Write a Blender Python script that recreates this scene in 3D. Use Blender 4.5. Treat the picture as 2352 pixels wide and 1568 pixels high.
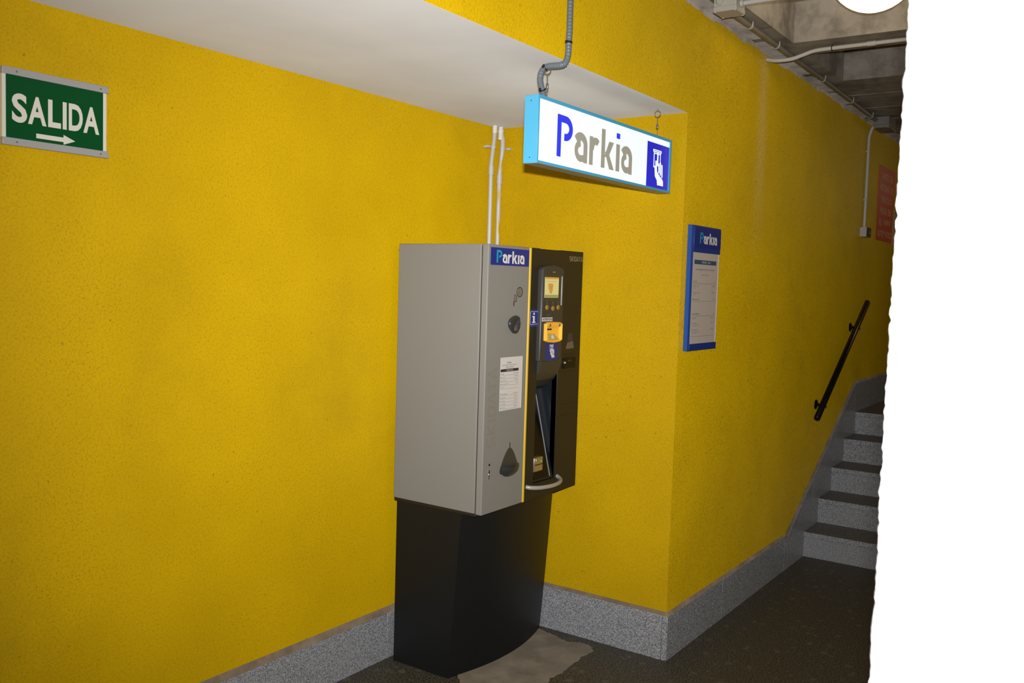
import bpy, bmesh, math, random
from mathutils import Vector, Matrix, noise
for o in list(bpy.data.objects): bpy.data.objects.remove(o)
scene = bpy.context.scene
COL = scene.collection
random.seed(7)
PI = math.pi

# ------------------------------------------------------------------ camera, world, flash, exposure
YAW, PITCH, ROLL, FPX = .5991, -.0651, .0307, 2081.5
CAM = Vector((2.5194, 0, 1.6))
fw = Vector((-math.sin(YAW)*math.cos(PITCH), math.cos(YAW)*math.cos(PITCH), math.sin(PITCH)))
r0 = Vector((math.cos(YAW), math.sin(YAW), 0)); u0 = r0.cross(fw)
rt = r0*math.cos(ROLL) + u0*math.sin(ROLL); up = u0*math.cos(ROLL) - r0*math.sin(ROLL)
cam = bpy.data.cameras.new('camera'); camo = bpy.data.objects.new('camera', cam); COL.objects.link(camo)
M = Matrix((rt, up, -fw)).transposed().to_4x4(); M.translation = CAM
camo.matrix_world = M
cam.sensor_fit = 'HORIZONTAL'; cam.sensor_width = 36; cam.lens = FPX/2352*36; cam.clip_start = .02
cam.dof.use_dof = True; cam.dof.focus_distance = 3.7; cam.dof.aperture_fstop = 13
scene.camera = camo

world = bpy.data.worlds.new('world'); scene.world = world; world.use_nodes = True
world.node_tree.nodes['Background'].inputs[0].default_value = (1, .93, .82, 1)
world.node_tree.nodes['Background'].inputs[1].default_value = .03

# the camera's own pop-up flash, ten centimetres above the lens
fl = bpy.data.lights.new('camera_flash', 'AREA'); fl.shape = 'RECTANGLE'; fl.size = .045; fl.size_y = .025
fl.energy = 31; fl.color = (1, .985, .96); fl.spread = math.radians(86)
flo = bpy.data.objects.new('camera_flash', fl); COL.objects.link(flo)
F = M @ Matrix.Rotation(math.radians(1), 4, 'X'); F.translation = CAM + up*.099; flo.matrix_world = F

vs = scene.view_settings
vs.view_transform = 'Standard'; vs.look = 'None'; vs.exposure = 0; vs.gamma = 1; vs.use_curve_mapping = False

# ------------------------------------------------------------------ materials
MATS = {}
def nodes(name):
    m = bpy.data.materials.new(name); m.use_nodes = True
    nt = m.node_tree; b = nt.nodes['Principled BSDF']
    MATS[name] = m
    return m, nt, b
def mat(name, col, rough=.5, metal=0, bump=0, bscale=200, var=0, vscale=20, emit=None, estr=1, coat=0, spec=.5, trans=0):
    m, nt, b = nodes(name)
    b.inputs['Base Color'].default_value = (*col, 1); b.inputs['Roughness'].default_value = rough
    b.inputs['Metallic'].default_value = metal; b.inputs['Coat Weight'].default_value = coat
    b.inputs['Specular IOR Level'].default_value = spec
    b.inputs['Transmission Weight'].default_value = trans
    tc = nt.nodes.new('ShaderNodeTexCoord')
    if bump:
        n = nt.nodes.new('ShaderNodeTexNoise'); n.inputs['Scale'].default_value = bscale; n.inputs['Detail'].default_value = 3
        nt.links.new(tc.outputs['Object'], n.inputs['Vector'])
        bp = nt.nodes.new('ShaderNodeBump'); bp.inputs['Strength'].default_value = bump; bp.inputs['Distance'].default_value = .002
        nt.links.new(n.outputs['Fac'], bp.inputs['Height']); nt.links.new(bp.outputs['Normal'], b.inputs['Normal'])
    if var:
        n = nt.nodes.new('ShaderNodeTexNoise'); n.inputs['Scale'].default_value = vscale; n.inputs['Detail'].default_value = 5
        nt.links.new(tc.outputs['Object'], n.inputs['Vector'])
        rp = nt.nodes.new('ShaderNodeValToRGB')
        rp.color_ramp.elements[0].position = .3; rp.color_ramp.elements[1].position = .7
        rp.color_ramp.elements[0].color = (*[c*(1-var) for c in col], 1)
        rp.color_ramp.elements[1].color = (*[min(1, c*(1+var)) for c in col], 1)
        nt.links.new(n.outputs['Fac'], rp.inputs['Fac']); nt.links.new(rp.outputs['Color'], b.inputs['Base Color'])
    if emit:
        b.inputs['Emission Color'].default_value = (*emit, 1); b.inputs['Emission Strength'].default_value = estr
    return m

def N(nt, t, **kw):
    n = nt.nodes.new(t)
    for k, v in kw.items():
        if k in n.inputs: n.inputs[k].default_value = v
        else: setattr(n, k, v)
    return n
def ramp(nt, src, p0, c0, p1, c1):
    r = nt.nodes.new('ShaderNodeValToRGB')
    r.color_ramp.elements[0].position = p0; r.color_ramp.elements[1].position = p1
    r.color_ramp.elements[0].color = c0 if len(c0) == 4 else (*c0, 1)
    r.color_ramp.elements[1].color = c1 if len(c1) == 4 else (*c1, 1)
    nt.links.new(src, r.inputs['Fac']); return r
def mix(nt, fac, a, b):
    m = nt.nodes.new('ShaderNodeMix'); m.data_type = 'RGBA'
    if hasattr(fac, 'links'): nt.links.new(fac, m.inputs[0])
    else: m.inputs[0].default_value = fac
    for s, i in ((a, 6), (b, 7)):
        if hasattr(s, 'links'): nt.links.new(s, m.inputs[i])
        else: m.inputs[i].default_value = (*s, 1)
    return m.outputs[2]

def yellow_paint(name, dirt):
    m, nt, b = nodes(name)
    geo = N(nt, 'ShaderNodeNewGeometry'); pos = geo.outputs['Position']
    def nz(scale, det=4, rough=.55):
        n = N(nt, 'ShaderNodeTexNoise', Scale=scale, Detail=det, Roughness=rough); nt.links.new(pos, n.inputs['Vector']); return n.outputs['Fac']
    base = ramp(nt, nz(2.2, 5), .3, (.59, .375, .0018), .72, (.69, .445, .0022)).outputs['Color']
    # grime specks, darker colour in the hollows of the texture, small dark pock marks and a few white chips
    specks = ramp(nt, nz(170, 2), .58, (0, 0, 0), .68, (1, 1, 1)).outputs['Color']
    zone = ramp(nt, nz(3.1, 4), .38, (.1, .1, .1), .70, (1, 1, 1)).outputs['Color']
    mm = N(nt, 'ShaderNodeMath', operation='MULTIPLY'); nt.links.new(specks, mm.inputs[0]); nt.links.new(zone, mm.inputs[1])
    m2 = N(nt, 'ShaderNodeMath', operation='MULTIPLY'); nt.links.new(mm.outputs[0], m2.inputs[0]); m2.inputs[1].default_value = dirt
    c = mix(nt, m2.outputs[0], base, (.16, .10, .01))
    pock = ramp(nt, nz(48, 1), .765, (0, 0, 0), .785, (1, 1, 1)).outputs['Color']
    pk = N(nt, 'ShaderNodeMath', operation='MULTIPLY'); nt.links.new(pock, pk.inputs[0]); pk.inputs[1].default_value = .75*dirt
    c = mix(nt, pk.outputs[0], c, (.10, .07, .02))
    smear = ramp(nt, nz(1.3, 6, .7), .56, (0, 0, 0), .75, (1, 1, 1)).outputs['Color']
    sm = N(nt, 'ShaderNodeMath', operation='MULTIPLY'); nt.links.new(smear, sm.inputs[0]); sm.inputs[1].default_value = .45*dirt
    c = mix(nt, sm.outputs[0], c, (.30, .19, .012))
    pits = ramp(nt, nz(125, 3), .36, (1, 1, 1), .52, (0, 0, 0)).outputs['Color']
    pt = N(nt, 'ShaderNodeMath', operation='MULTIPLY'); nt.links.new(pits, pt.inputs[0]); pt.inputs[1].default_value = .35*dirt
    c = mix(nt, pt.outputs[0], c, (.27, .16, .006))
    if dirt > .8:                                            # pale run of lime below the loose pipe end
        sp = N(nt, 'ShaderNodeSeparateXYZ'); nt.links.new(pos, sp.inputs[0])
        dy = N(nt, 'ShaderNodeMath', operation='SUBTRACT'); nt.links.new(sp.outputs[1], dy.inputs[0]); dy.inputs[1].default_value = 4.43
        ab = N(nt, 'ShaderNodeMath', operation='ABSOLUTE'); nt.links.new(dy.outputs[0], ab.inputs[0])
        run0 = ramp(nt, ab.outputs[0], .0, (.36, .36, .36), .10, (0, 0, 0)).outputs['Color']
        zr = N(nt, 'ShaderNodeMapRange'); nt.links.new(sp.outputs[2], zr.inputs['Value']); zr.inputs['From Min'].default_value = 1.75; zr.inputs['From Max'].default_value = 2.3
        rz = N(nt, 'ShaderNodeMath', operation='MULTIPLY'); nt.links.new(run0, rz.inputs[0]); nt.links.new(zr.outputs[0], rz.inputs[1]); run = rz.outputs[0]
        rn = N(nt, 'ShaderNodeMath', operation='MULTIPLY'); nt.links.new(run, rn.inputs[0]); nt.links.new(ramp(nt, nz(60, 6), .35, (0, 0, 0), .7, (1, 1, 1)).outputs['Color'], rn.inputs[1])
        c = mix(nt, rn.outputs[0], c, (.75, .62, .40))
    nt.links.new(c, b.inputs['Base Color'])
    b.inputs['Roughness'].default_value = .45; b.inputs['Specular IOR Level'].default_value = .14; b.inputs['Diffuse Roughness'].default_value = .7 if dirt < .8 else .8
    bp = N(nt, 'ShaderNodeBump', Strength=1, Distance=.005)
    nt.links.new(nz(125, 3), bp.inputs['Height']); nt.links.new(bp.outputs['Normal'], b.inputs['Normal'])
    return m
yellow_paint('yellow_paint', .5)
yellow_paint('yellow_paint_worn', .9)

def concrete(name, c0, c1, dark, amount, dr=1):
    m, nt, b = nodes(name)
    geo = N(nt, 'ShaderNodeNewGeometry'); pos = geo.outputs['Position']
    def nz(scale, det=6): 
        n = N(nt, 'ShaderNodeTexNoise', Scale=scale, Detail=det, Roughness=.62); nt.links.new(pos, n.inputs['Vector']); return n.outputs['Fac']
    base = ramp(nt, nz(9), .3, c0, .7, c1).outputs['Color']
    st = ramp(nt, nz(6, 9), .46, (0, 0, 0), .62, (amount,)*3).outputs['Color']
    c = mix(nt, st, base, dark); nt.links.new(c, b.inputs['Base Color'])
    b.inputs['Roughness'].default_value = .85; b.inputs['Diffuse Roughness'].default_value = dr
    bp = N(nt, 'ShaderNodeBump', Strength=.4, Distance=.006); nt.links.new(nz(35), bp.inputs['Height']); nt.links.new(bp.outputs['Normal'], b.inputs['Normal'])
    return m
concrete('concrete', (.30, .27, .235), (.42, .385, .335), (.13, .115, .095), .7, .1)
concrete('plaster_rough', (.34, .30, .27), (.50, .45, .40), (.2, .17, .15), .7)
concrete('mortar', (.20, .15, .10), (.36, .27, .19), (.12, .09, .06), .5)
concrete('cement', (.15, .125, .095), (.22, .185, .14), (.11, .09, .07), .6)

def granite(name, lo, hi, scale, rough=.35):
    m, nt, b = nodes(name)
    geo = N(nt, 'ShaderNodeNewGeometry'); pos = geo.outputs['Position']
    n = N(nt, 'ShaderNodeTexNoise', Scale=scale, Detail=4, Roughness=.7); nt.links.new(pos, n.inputs['Vector'])
    base = ramp(nt, n.outputs['Fac'], .40, lo, .60, hi).outputs['Color']
    v = N(nt, 'ShaderNodeTexVoronoi', Scale=scale*.28); nt.links.new(pos, v.inputs['Vector'])
    pt = ramp(nt, v.outputs['Distance'], .10, (1, 1, 1), .24, (0, 0, 0)).outputs['Color']
    pm = N(nt, 'ShaderNodeMath', operation='MULTIPLY'); nt.links.new(pt, pm.inputs[0]); pm.inputs[1].default_value = .5
    c = mix(nt, pm.outputs[0], base, tuple(min(1, x*1.1) for x in hi))
    nt.links.new(c, b.inputs['Base Color']); b.inputs['Roughness'].default_value = rough; b.inputs['Diffuse Roughness'].default_value = .1
    return m
granite('granite', (.11, .115, .13), (.55, .565, .60), 230)
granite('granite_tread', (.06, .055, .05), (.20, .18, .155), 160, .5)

def terrazzo():
    m, nt, b = nodes('terrazzo')
    geo = N(nt, 'ShaderNodeNewGeometry'); pos = geo.outputs['Position']
    n = N(nt, 'ShaderNodeTexNoise', Scale=140, Detail=4, Roughness=.7); nt.links.new(pos, n.inputs['Vector'])
    base = ramp(nt, n.outputs['Fac'], .42, (.012, .011, .008), .60, (.17, .150, .108)).outputs['Color']
    wn = N(nt, 'ShaderNodeTexNoise', Scale=30, Detail=2); nt.links.new(pos, wn.inputs['Vector'])
    va = N(nt, 'ShaderNodeVectorMath', operation='SCALE'); nt.links.new(wn.outputs['Color'], va.inputs[0]); va.inputs['Scale'].default_value = .035
    vb = N(nt, 'ShaderNodeVectorMath', operation='ADD'); nt.links.new(pos, vb.inputs[0]); nt.links.new(va.outputs[0], vb.inputs[1])
    c = base
    for sc_, lo_, col_ in ((24, .62, (.17, .15, .108)), (60, .50, (.13, .115, .082))):
        v = N(nt, 'ShaderNodeTexVoronoi', Scale=sc_); nt.links.new(vb.outputs[0], v.inputs['Vector'])
        sep = N(nt, 'ShaderNodeSeparateColor'); nt.links.new(v.outputs['Color'], sep.inputs[0])
        pick = ramp(nt, sep.outputs[0], lo_, (0, 0, 0), 1, (1, 1, 1)).outputs['Color']
        pt = ramp(nt, v.outputs['Distance'], .20, (1, 1, 1), .42, (0, 0, 0)).outputs['Color']
        mm = N(nt, 'ShaderNodeMath', operation='MULTIPLY'); nt.links.new(pick, mm.inputs[0]); nt.links.new(pt, mm.inputs[1])
        c = mix(nt, mm.outputs[0], c, col_)
    nt.links.new(c, b.inputs['Base Color']); b.inputs['Roughness'].default_value = .55
terrazzo()

mat('soffit_white', (.75, .75, .765), .7, bump=.12, bscale=30, var=.05, vscale=3).node_tree.nodes['Principled BSDF'].inputs['Diffuse Roughness'].default_value = .35
mat('white_plaster', (.85, .85, .87), .8, bump=.6, bscale=120)
mat('silver', (.27, .262, .243), .5, 0, bump=.05, bscale=900, spec=.3)
mat('silver_edge', (.55, .55, .55), .3, .6)
mat('black_paint', (.022, .017, .011), .5, bump=.08, bscale=700)
mat('pedestal_black', (.0085, .0095, .0105), .48, bump=.06, bscale=700)
mat('console_grey', (.045, .043, .038), .45, bump=.05, bscale=700)
mat('card_grey', (.15, .125, .10), .45)
mat('bezel_olive', (.06, .05, .03), .35)
mat('recess_black', (.010, .013, .020), .4)
mat('gloss_black', (.004, .004, .004), .25, spec=.25)
mat('dark_plastic', (.035, .038, .04), .32)
mat('tray_plastic', (.05, .05, .048), .3)
mat('yellow_strip', (.85, .58, .06), .4)
mat('pod_yellow', (.9, .50, .06), .3, emit=(1, .5, .05), estr=.12)
mat('pod_window', (.55, .45, .12), .2)
mat('button_amber', (.32, .19, .03), .25)
mat('screen_glow', (.02, .02, .01), .2, emit=(.86, .74, .28), estr=.72)
mat('screen_orange', (.02, .01, .01), .2, emit=(.85, .38, .05), estr=.7)
mat('screen_green', (.02, .03, .02), .2, emit=(.42, .46, .18), estr=.6)
mat('screen_dark', (.02, .02, .01), .3, emit=(.25, .2, .08), estr=.5)
mat('led_green', (.05, .4, .1), .3, emit=(.05, .8, .12), estr=1)
mat('handle_grey', (.42, .40, .36), .35, .1)
mat('sticker_blue', (.010, .028, .25), .35)
mat('letter_white', (.80, .78, .74), .5)
mat('letter_cyan', (.012, .36, .56), .45)
mat('letter_ghost', (.262, .243, .200), .5, spec=.3)
mat('letter_gold', (.30, .25, .15), .4, .3)
mat('coin_metal', (.24, .20, .15), .5, .1, var=.25, vscale=60)
mat('chrome', (.75, .73, .70), .18, 1)
mat('reader_metal', (.55, .48, .36), .28, .8)
mat('hole_black', (.003, .003, .003), .8)
mat('paper', (.72, .69, .66), .7)
mat('paper_far', (.66, .58, .51), .5)
mat('ink', (.03, .03, .04), .6)
mat('ink_grey', (.2, .2, .21), .6)
mat('ink_blue', (.05, .10, .18), .6)
mat('sign_blue', (.10, .50, .82), .38, bump=.04, bscale=900)
mat('sign_face', (.45, .48, .48), .25, emit=(.90, 1.0, 1.0), estr=.80)
mat('sign_letter_blue', (.02, .02, .5), .3, emit=(.03, .05, .75), estr=.75)
mat('sign_letter_grey', (.25, .24, .2), .35, emit=(.36, .35, .27), estr=.55)
mat('sign_icon_blue', (.01, .01, .3), .3, emit=(.018, .022, .52), estr=.8)
mat('aluminium', (.46, .46, .47), .45, .3)
mat('aluminium_dull', (.42, .40, .33), .55, .3)
mat('screw_metal', (.38, .36, .33), .35, .8)
mat('salida_green', (.002, .075, .020), .35, spec=.2)
mat('salida_white', (.74, .72, .64), .45)
mat('frame_blue', (.012, .045, .28), .4)
mat('frame_blue_edge', (.022, .09, .40), .4)
mat('acrylic', (.75, .72, .70), .12, spec=.7)
mat('pvc_white', (.60, .58, .54), .35)
def smeared():
    m, nt, b = nodes('pvc_smeared'); geo = N(nt, 'ShaderNodeNewGeometry'); mp = N(nt, 'ShaderNodeMapping'); mp.inputs['Scale'].default_value = (60, 60, 9)
    nt.links.new(geo.outputs['Position'], mp.inputs['Vector']); n = N(nt, 'ShaderNodeTexNoise', Scale=1, Detail=4); nt.links.new(mp.outputs['Vector'], n.inputs['Vector'])
    r = ramp(nt, n.outputs['Fac'], .56, (.60, .58, .54), .62, (.62, .42, .02)); nt.links.new(r.outputs['Color'], b.inputs['Base Color']); b.inputs['Roughness'].default_value = .38
smeared()
mat('pvc_grey', (.18, .21, .245), .32)
mat('pvc_beige', (.27, .23, .17), .45, var=.15, vscale=9)
mat('box_white', (.52, .50, .44), .4)
mat('box_dimmed', (.24, .23, .21), .45)  # far box: colour darkened to stand for light falling off with distance
mat('clip_white', (.62, .60, .54), .45)
mat('tie_black', (.012, .012, .012), .4)
mat('red_board', (.72, .075, .018), .5)
mat('red_text', (.85, .48, .34), .6)
mat('cream_board', (.62, .50, .30), .6)
mat('rail_black', (.006, .006, .006), .25)
mat('globe', (.9, .88, .8), .3, emit=(1, .82, .55), estr=3)
mat('lamp_base', (.25, .22, .18), .5)

# ------------------------------------------------------------------ mesh helpers
class MB:
    def __init__(s): s.v = []; s.f = []; s.smooth = []
    def add(s, vs, fs, smooth=False):
        k = len(s.v); s.v += [tuple(v) for v in vs]
        for f in fs: s.f.append(tuple(i+k for i in f)); s.smooth.append(smooth)
        return s
    def box(s, x0, x1, y0, y1, z0, z1):
        return s.add([(x, y, z) for x in (x0, x1) for y in (y0, y1) for z in (z0, z1)],
                     [(0, 1, 3, 2), (4, 6, 7, 5), (0, 4, 5, 1), (2, 3, 7, 6), (0, 2, 6, 4), (1, 5, 7, 3)])
    def bbox(s, x0, x1, y0, y1, z0, z1, bev=.003, seg=2):
        bm = bmesh.new(); bmesh.ops.create_cube(bm, size=1)
        for v in bm.verts: v.co = Vector(((x0+x1)/2+v.co.x*(x1-x0), (y0+y1)/2+v.co.y*(y1-y0), (z0+z1)/2+v.co.z*(z1-z0)))
        bmesh.ops.bevel(bm, geom=list(bm.edges), offset=bev, segments=seg, profile=.5, affect='EDGES')
        for f in bm.faces: f.normal_update(); f.smooth = max(abs(c) for c in f.normal) < .999
        return s.frombm(bm, None)
    def frombm(s, bm, smooth=False):
        bm.verts.ensure_lookup_table(); bm.verts.index_update()
        k = len(s.v); s.v += [tuple(v.co) for v in bm.verts]
        for f in bm.faces: s.f.append(tuple(v.index+k for v in f.verts)); s.smooth.append(f.smooth if smooth is None else smooth)
        bm.free(); return s
    def prism(s, pts, fn, a, b, bev=0, seg=2):
        """2-D outline pts placed by fn(p, t) for t = a and t = b."""
        bm = bmesh.new()
        A = [bm.verts.new(fn(p, a)) for p in pts]; B = [bm.verts.new(fn(p, b)) for p in pts]
        bm.faces.new(A[::-1]); bm.faces.new(B); n = len(pts)
        for i in range(n): bm.faces.new((A[i], A[(i+1) % n], B[(i+1) % n], B[i]))
        if bev:
            es = [e for e in bm.edges if e.verts[0] in B and e.verts[1] in B]
            for f in bmesh.ops.bevel(bm, geom=es, offset=bev, segments=seg, profile=.5, affect='EDGES')['faces']: f.smooth = True
        bmesh.ops.recalc_face_normals(bm, faces=bm.faces)
        return s.frombm(bm, None)
    def plate(s, pts, x0, x1, bev=0):            # outline in (y, z), thickness along x
        return s.prism(pts, lambda p, t: (t, p[0], p[1]), x0, x1, bev)
    def floorprism(s, pts, z0, z1, bev=0):
        return s.prism(pts, lambda p, t: (p[0], p[1], t), z0, z1, bev)
    def wallprism(s, pts, y0, y1, bev=0):        # outline in (x, z), along y
        return s.prism(pts, lambda p, t: (p[0], t, p[1]), y0, y1, bev)
    def tube(s, path, rad, n=12, cap=True):
        P = [Vector(p) for p in path]; k0 = len(s.v)
        R = rad if isinstance(rad, (list, tuple)) else [rad]*len(P)
        T = []
        for i in range(len(P)):
            t = P[min(i+1, len(P)-1)]-P[max(i-1, 0)]; T.append(t.normalized())
        u = T[0].orthogonal().normalized(); vs = []
        for i, p in enumerate(P):
            u = (u-T[i]*u.dot(T[i])).normalized(); w = T[i].cross(u)
            for j in range(n):
                a = 2*PI*j/n; vs.append(p+(u*math.cos(a)+w*math.sin(a))*R[i])
        fs = [(i*n+j, i*n+(j+1) % n, (i+1)*n+(j+1) % n, (i+1)*n+j) for i in range(len(P)-1) for j in range(n)]
        s.add(vs, fs, True)
        if cap:
            m = len(P)-1; s.add([vs[j] for j in range(n)][::-1], [tuple(range(n))]); s.add([vs[m*n+j] for j in range(n)], [tuple(range(n))])
        return s
    def lathe(s, prof, c, axis, n=24):          # prof: (radius, distance along axis)
        ax = Vector(axis).normalized(); u = ax.orthogonal().normalized(); w = ax.cross(u); c = Vector(c); vs = []
        for r, h in prof:
            for j in range(n):
                a = 2*PI*j/n; vs.append(c+ax*h+(u*math.cos(a)+w*math.sin(a))*max(r, 1e-5))
        fs = [(i*n+j, i*n+(j+1) % n, (i+1)*n+(j+1) % n, (i+1)*n+j) for i in range(len(prof)-1) for j in range(n)]
        s.add(vs, fs, True)
        s.add(vs[:n][::-1], [tuple(range(n))]); s.add(vs[-n:], [tuple(range(n))])
        return s
    def ribbon(s, path, width, x, thick=.0006, closed=False):
        """flat stroke in the (y, z) plane at x: a thin slab."""
        P = [Vector(p) for p in path]; n = len(P); L = []; Rr = []
        for i in range(n):
            if closed: a, b = P[i-1], P[(i+1) % n]
            else: a, b = P[max(i-1, 0)], P[min(i+1, n-1)]
            d1 = (P[i]-a); d2 = (b-P[i])
            if d1.length < 1e-9: d1 = d2
            if d2.length < 1e-9: d2 = d1
            d1.normalize(); d2.normalize(); t = (d1+d2).normalized()
            nn = Vector((-t.y, t.x)); c = max(.5, nn.dot(Vector((-d1.y, d1.x)))); h = width/2/c
            L.append(P[i]+nn*h); Rr.append(P[i]-nn*h)
        rng = range(n if closed else n-1)
        vs = [(x, p.x, p.y) for p in L]+[(x, p.x, p.y) for p in Rr]
        vs += [(x+thick, p.x, p.y) for p in L]+[(x+thick, p.x, p.y) for p in Rr]
        fs = []
        for i in rng:
            j = (i+1) % n
            fs += [(2*n+i, 3*n+i, 3*n+j, 2*n+j), (i, j, n+j, n+i), (i, 2*n+i, 2*n+j, j), (n+i, n+j, 3*n+j, 3*n+i)]
        if not closed: fs += [(0, n, 3*n, 2*n), (n-1, 3*n-1, 4*n-1, 2*n-1)]
        return s.add(vs, fs)
    def text(s, st, y0, y1, z0, z1, x, bold=0, thick=.0004, keep=None):
        """flat lettering fitted into the box y0..y1, z0..z1 on the plane x, read from +x."""
        cu = bpy.data.curves.new('t', 'FONT'); cu.body = st; cu.size = 1; cu.offset = bold; cu.resolution_u = 4
        o = bpy.data.objects.new('t', cu); me = bpy.data.meshes.new_from_object(o)
        xs = [v.co.x for v in me.vertices]; ys = [v.co.y for v in me.vertices]
        ax, bx, ay, by = min(xs), max(xs), min(ys), max(ys)
        sy = (z1-z0)/(by-ay); sx = (y1-y0)/(bx-ax)
        if keep == 'l': sx = min(sx, sy*.95)
        if keep == 'c': sx2 = min(sx, sy*.95); y0 = (y0+y1)/2-(bx-ax)*sx2/2; sx = sx2
        if keep == 'r': sx2 = min(sx, sy*.95); y0 = y1-(bx-ax)*sx2; sx = sx2
        s.add([(x+thick, y0+(v.co.x-ax)*sx, z0+(v.co.y-ay)*sy) for v in me.vertices], [tuple(p.vertices) for p in me.polygons])
        bpy.data.objects.remove(o); bpy.data.meshes.remove(me); bpy.data.curves.remove(cu)
        return s
    def build(s, name, material, parent=None, loc=None):
        me = bpy.data.meshes.new(name)
        base = Vector(loc) if loc is not None else (BASE.get(parent.name, Vector()) if parent else Vector())
        me.from_pydata([tuple(Vector(v)-base) for v in s.v], [], s.f)
        me.polygons.foreach_set('use_smooth', s.smooth)
        me.materials.append(MATS[material]); me.update()
        bm = bmesh.new(); bm.from_mesh(me); bmesh.ops.recalc_face_normals(bm, faces=bm.faces)
        for e in bm.edges:
            if len(e.link_faces) == 2 and e.calc_face_angle(0) > .9: e.smooth = False
        bm.to_mesh(me); bm.free()
        o = bpy.data.objects.new(name, me); COL.objects.link(o)
        if parent: o.parent = parent; BASE[o.name] = base
        else: o.location = base; BASE[o.name] = base
        return o
BASE = {}
def tag(o, label=None, cat=None, group=None, kind=None):
    if label: o['label'] = label
    if cat: o['category'] = cat
    if group: o['group'] = group
    if kind: o['kind'] = kind
    return o
def thing(name, loc, label, cat, group=None, kind=None):
    o = bpy.data.objects.new(name, None); COL.objects.link(o); o.location = loc; o.empty_display_size = .05
    BASE[o.name] = Vector(loc); return tag(o, label, cat, group, kind)
def lab(o, label): o['label'] = label; return o
def copypart(o, parent, shift):
    c = o.copy(); COL.objects.link(c); c.parent = parent; c.location = Vector(o.location)+Vector(shift); BASE[c.name] = BASE.get(o.name, Vector()); return c
def smooth(pts, k=8):
    P = [Vector(p) for p in pts]; out = []
    for i in range(len(P)-1):
        a = P[max(i-1, 0)]; b = P[i]; c = P[i+1]; d = P[min(i+2, len(P)-1)]
        for j in range(k):
            t = j/k
            out.append(.5*((2*b)+(c-a)*t+(2*a-5*b+4*c-d)*t*t+(3*b-a-3*c+d)*t**3))
    out.append(P[-1]); return out
def resample(path, step):
    out = [path[0]]; acc = 0
    for a, b in zip(path, path[1:]):
        L = (b-a).length; t = step-acc
        while t <= L: out.append(a.lerp(b, t/L)); t += step
        acc = L-(t-step)
    return out
def arc(cx, cy, rx, ry, a0, a1, n=12):
    return [(cx+rx*math.cos(math.radians(a0+(a1-a0)*i/n)), cy+ry*math.sin(math.radians(a0+(a1-a0)*i/n))) for i in range(n+1)]
def rrect(y0, y1, z0, z1, r, n=5):
    return arc(y1-r, z1-r, r, r, 0, 90, n)+arc(y0+r, z1-r, r, r, 90, 180, n)+arc(y0+r, z0+r, r, r, 180, 270, n)+arc(y1-r, z0+r, r, r, 270, 360, n)

# ------------------------------------------------------------------ the setting
W_, YB, HS, HC = .951, 3.5348, 2.3226, 2.775
YN = -2.6                                                    # how far the place goes on behind the camera
XR = 2.364                                                   # face of the passage's other wall
o = MB().box(-.15, 0, YN, YB+.1, 0, HS+.3).build('wall_left', 'yellow_paint'); tag(o, 'long yellow textured wall carrying the green exit sign', kind='structure')
o = MB().floorprism([(0, YB), (W_, YB), (W_-.1, YB+.1), (0, YB+.1)], 0, HC+.3).build('wall_back', 'yellow_paint'); tag(o, 'narrow yellow end wall of the recess behind the machine', kind='structure')
o = MB().floorprism([(W_, YB), (W_, 9.6), (W_-.1, 9.6), (W_-.1, YB+.1)], 0, HC+.3).build('wall_right', 'yellow_paint_worn'); tag(o, 'dirty yellow wall running along the passage to the stairs', kind='structure')
o = MB().box(W_-.1, W_, YN, YB, HS, HC+.3).build('wall_upper', 'yellow_paint'); tag(o, 'yellow beam face above the white soffit', kind='structure')
o = MB().box(0, W_-.001, YN, YB, HS-.0005, HS+.02).build('ceiling_soffit', 'soffit_white'); tag(o, 'smooth off-white soffit over the recess', kind='structure')
o = MB().box(-.1, 5, YN, 9.6, -.12, 0).build('floor', 'terrazzo'); tag(o, 'dark terrazzo floor', kind='structure')
o = MB().box(W_, XR, 9.5, 9.6, 0, HC+.3).build('wall_end', 'yellow_paint_worn'); tag(o, 'wall closing the passage past the stairs', kind='structure')

# cement patch let into the terrazzo beside the machine
pts = [(.30, 3.50), (.40, 3.475), (.47, 3.455), (.52, 3.44), (.58, 3.47), (.64, 3.455), (.662, 3.42), (.655, 3.33), (.668, 3.24), (.672, 3.15), (.66, 3.08), (.69, 3.0), (.70, 2.9), (.68, 2.80), (.56, 2.76), (.44, 2.80), (.36, 2.84), (.32, 2.95)]
fine = []
for i, p in enumerate(pts):
    q = pts[(i+1) % len(pts)]
    for k in range(5):
        t = k/5; fine.append((p[0]+(q[0]-p[0])*t+random.uniform(-.006, .006), p[1]+(q[1]-p[1])*t+random.uniform(-.006, .006)))
o = MB().floorprism(fine, 0, .0025).build('floor_patch', 'cement'); tag(o, 'pale cement repair patch in the terrazzo beside the machine', kind='structure')

# ceiling: slab, ledge along the wall, ribs
ceil = MB().box(W_-.1, 5, YN, 9.6, 3.12, 3.25).build('ceiling', 'concrete'); tag(ceil, 'raw grey coffered concrete ceiling', kind='structure')
MB().box(W_, 1.11, YN, 5.25, HC, 3.12).build('ledge', 'concrete', ceil)
for y0, y1 in ((4.36, 4.60), (3.42, 3.64), (2.30, 2.54), (1.2, 1.44), (.1, .34), (-1.0, -.76)):
    MB().wallprism([(1.11, 3.12), (1.11, HC), (5, HC), (5, 3.12)], y0, y1).build('rib', 'concrete', ceil)
for i in range(31):                                          # board-marked flat part further in
    y0 = 5.25+i*.14
    MB().box(W_, 5, y0+.002, min(9.6, y0+.138), HC+.0012*(i*7 % 3), 3.12).build('formwork_board', 'concrete', ceil)
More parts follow.
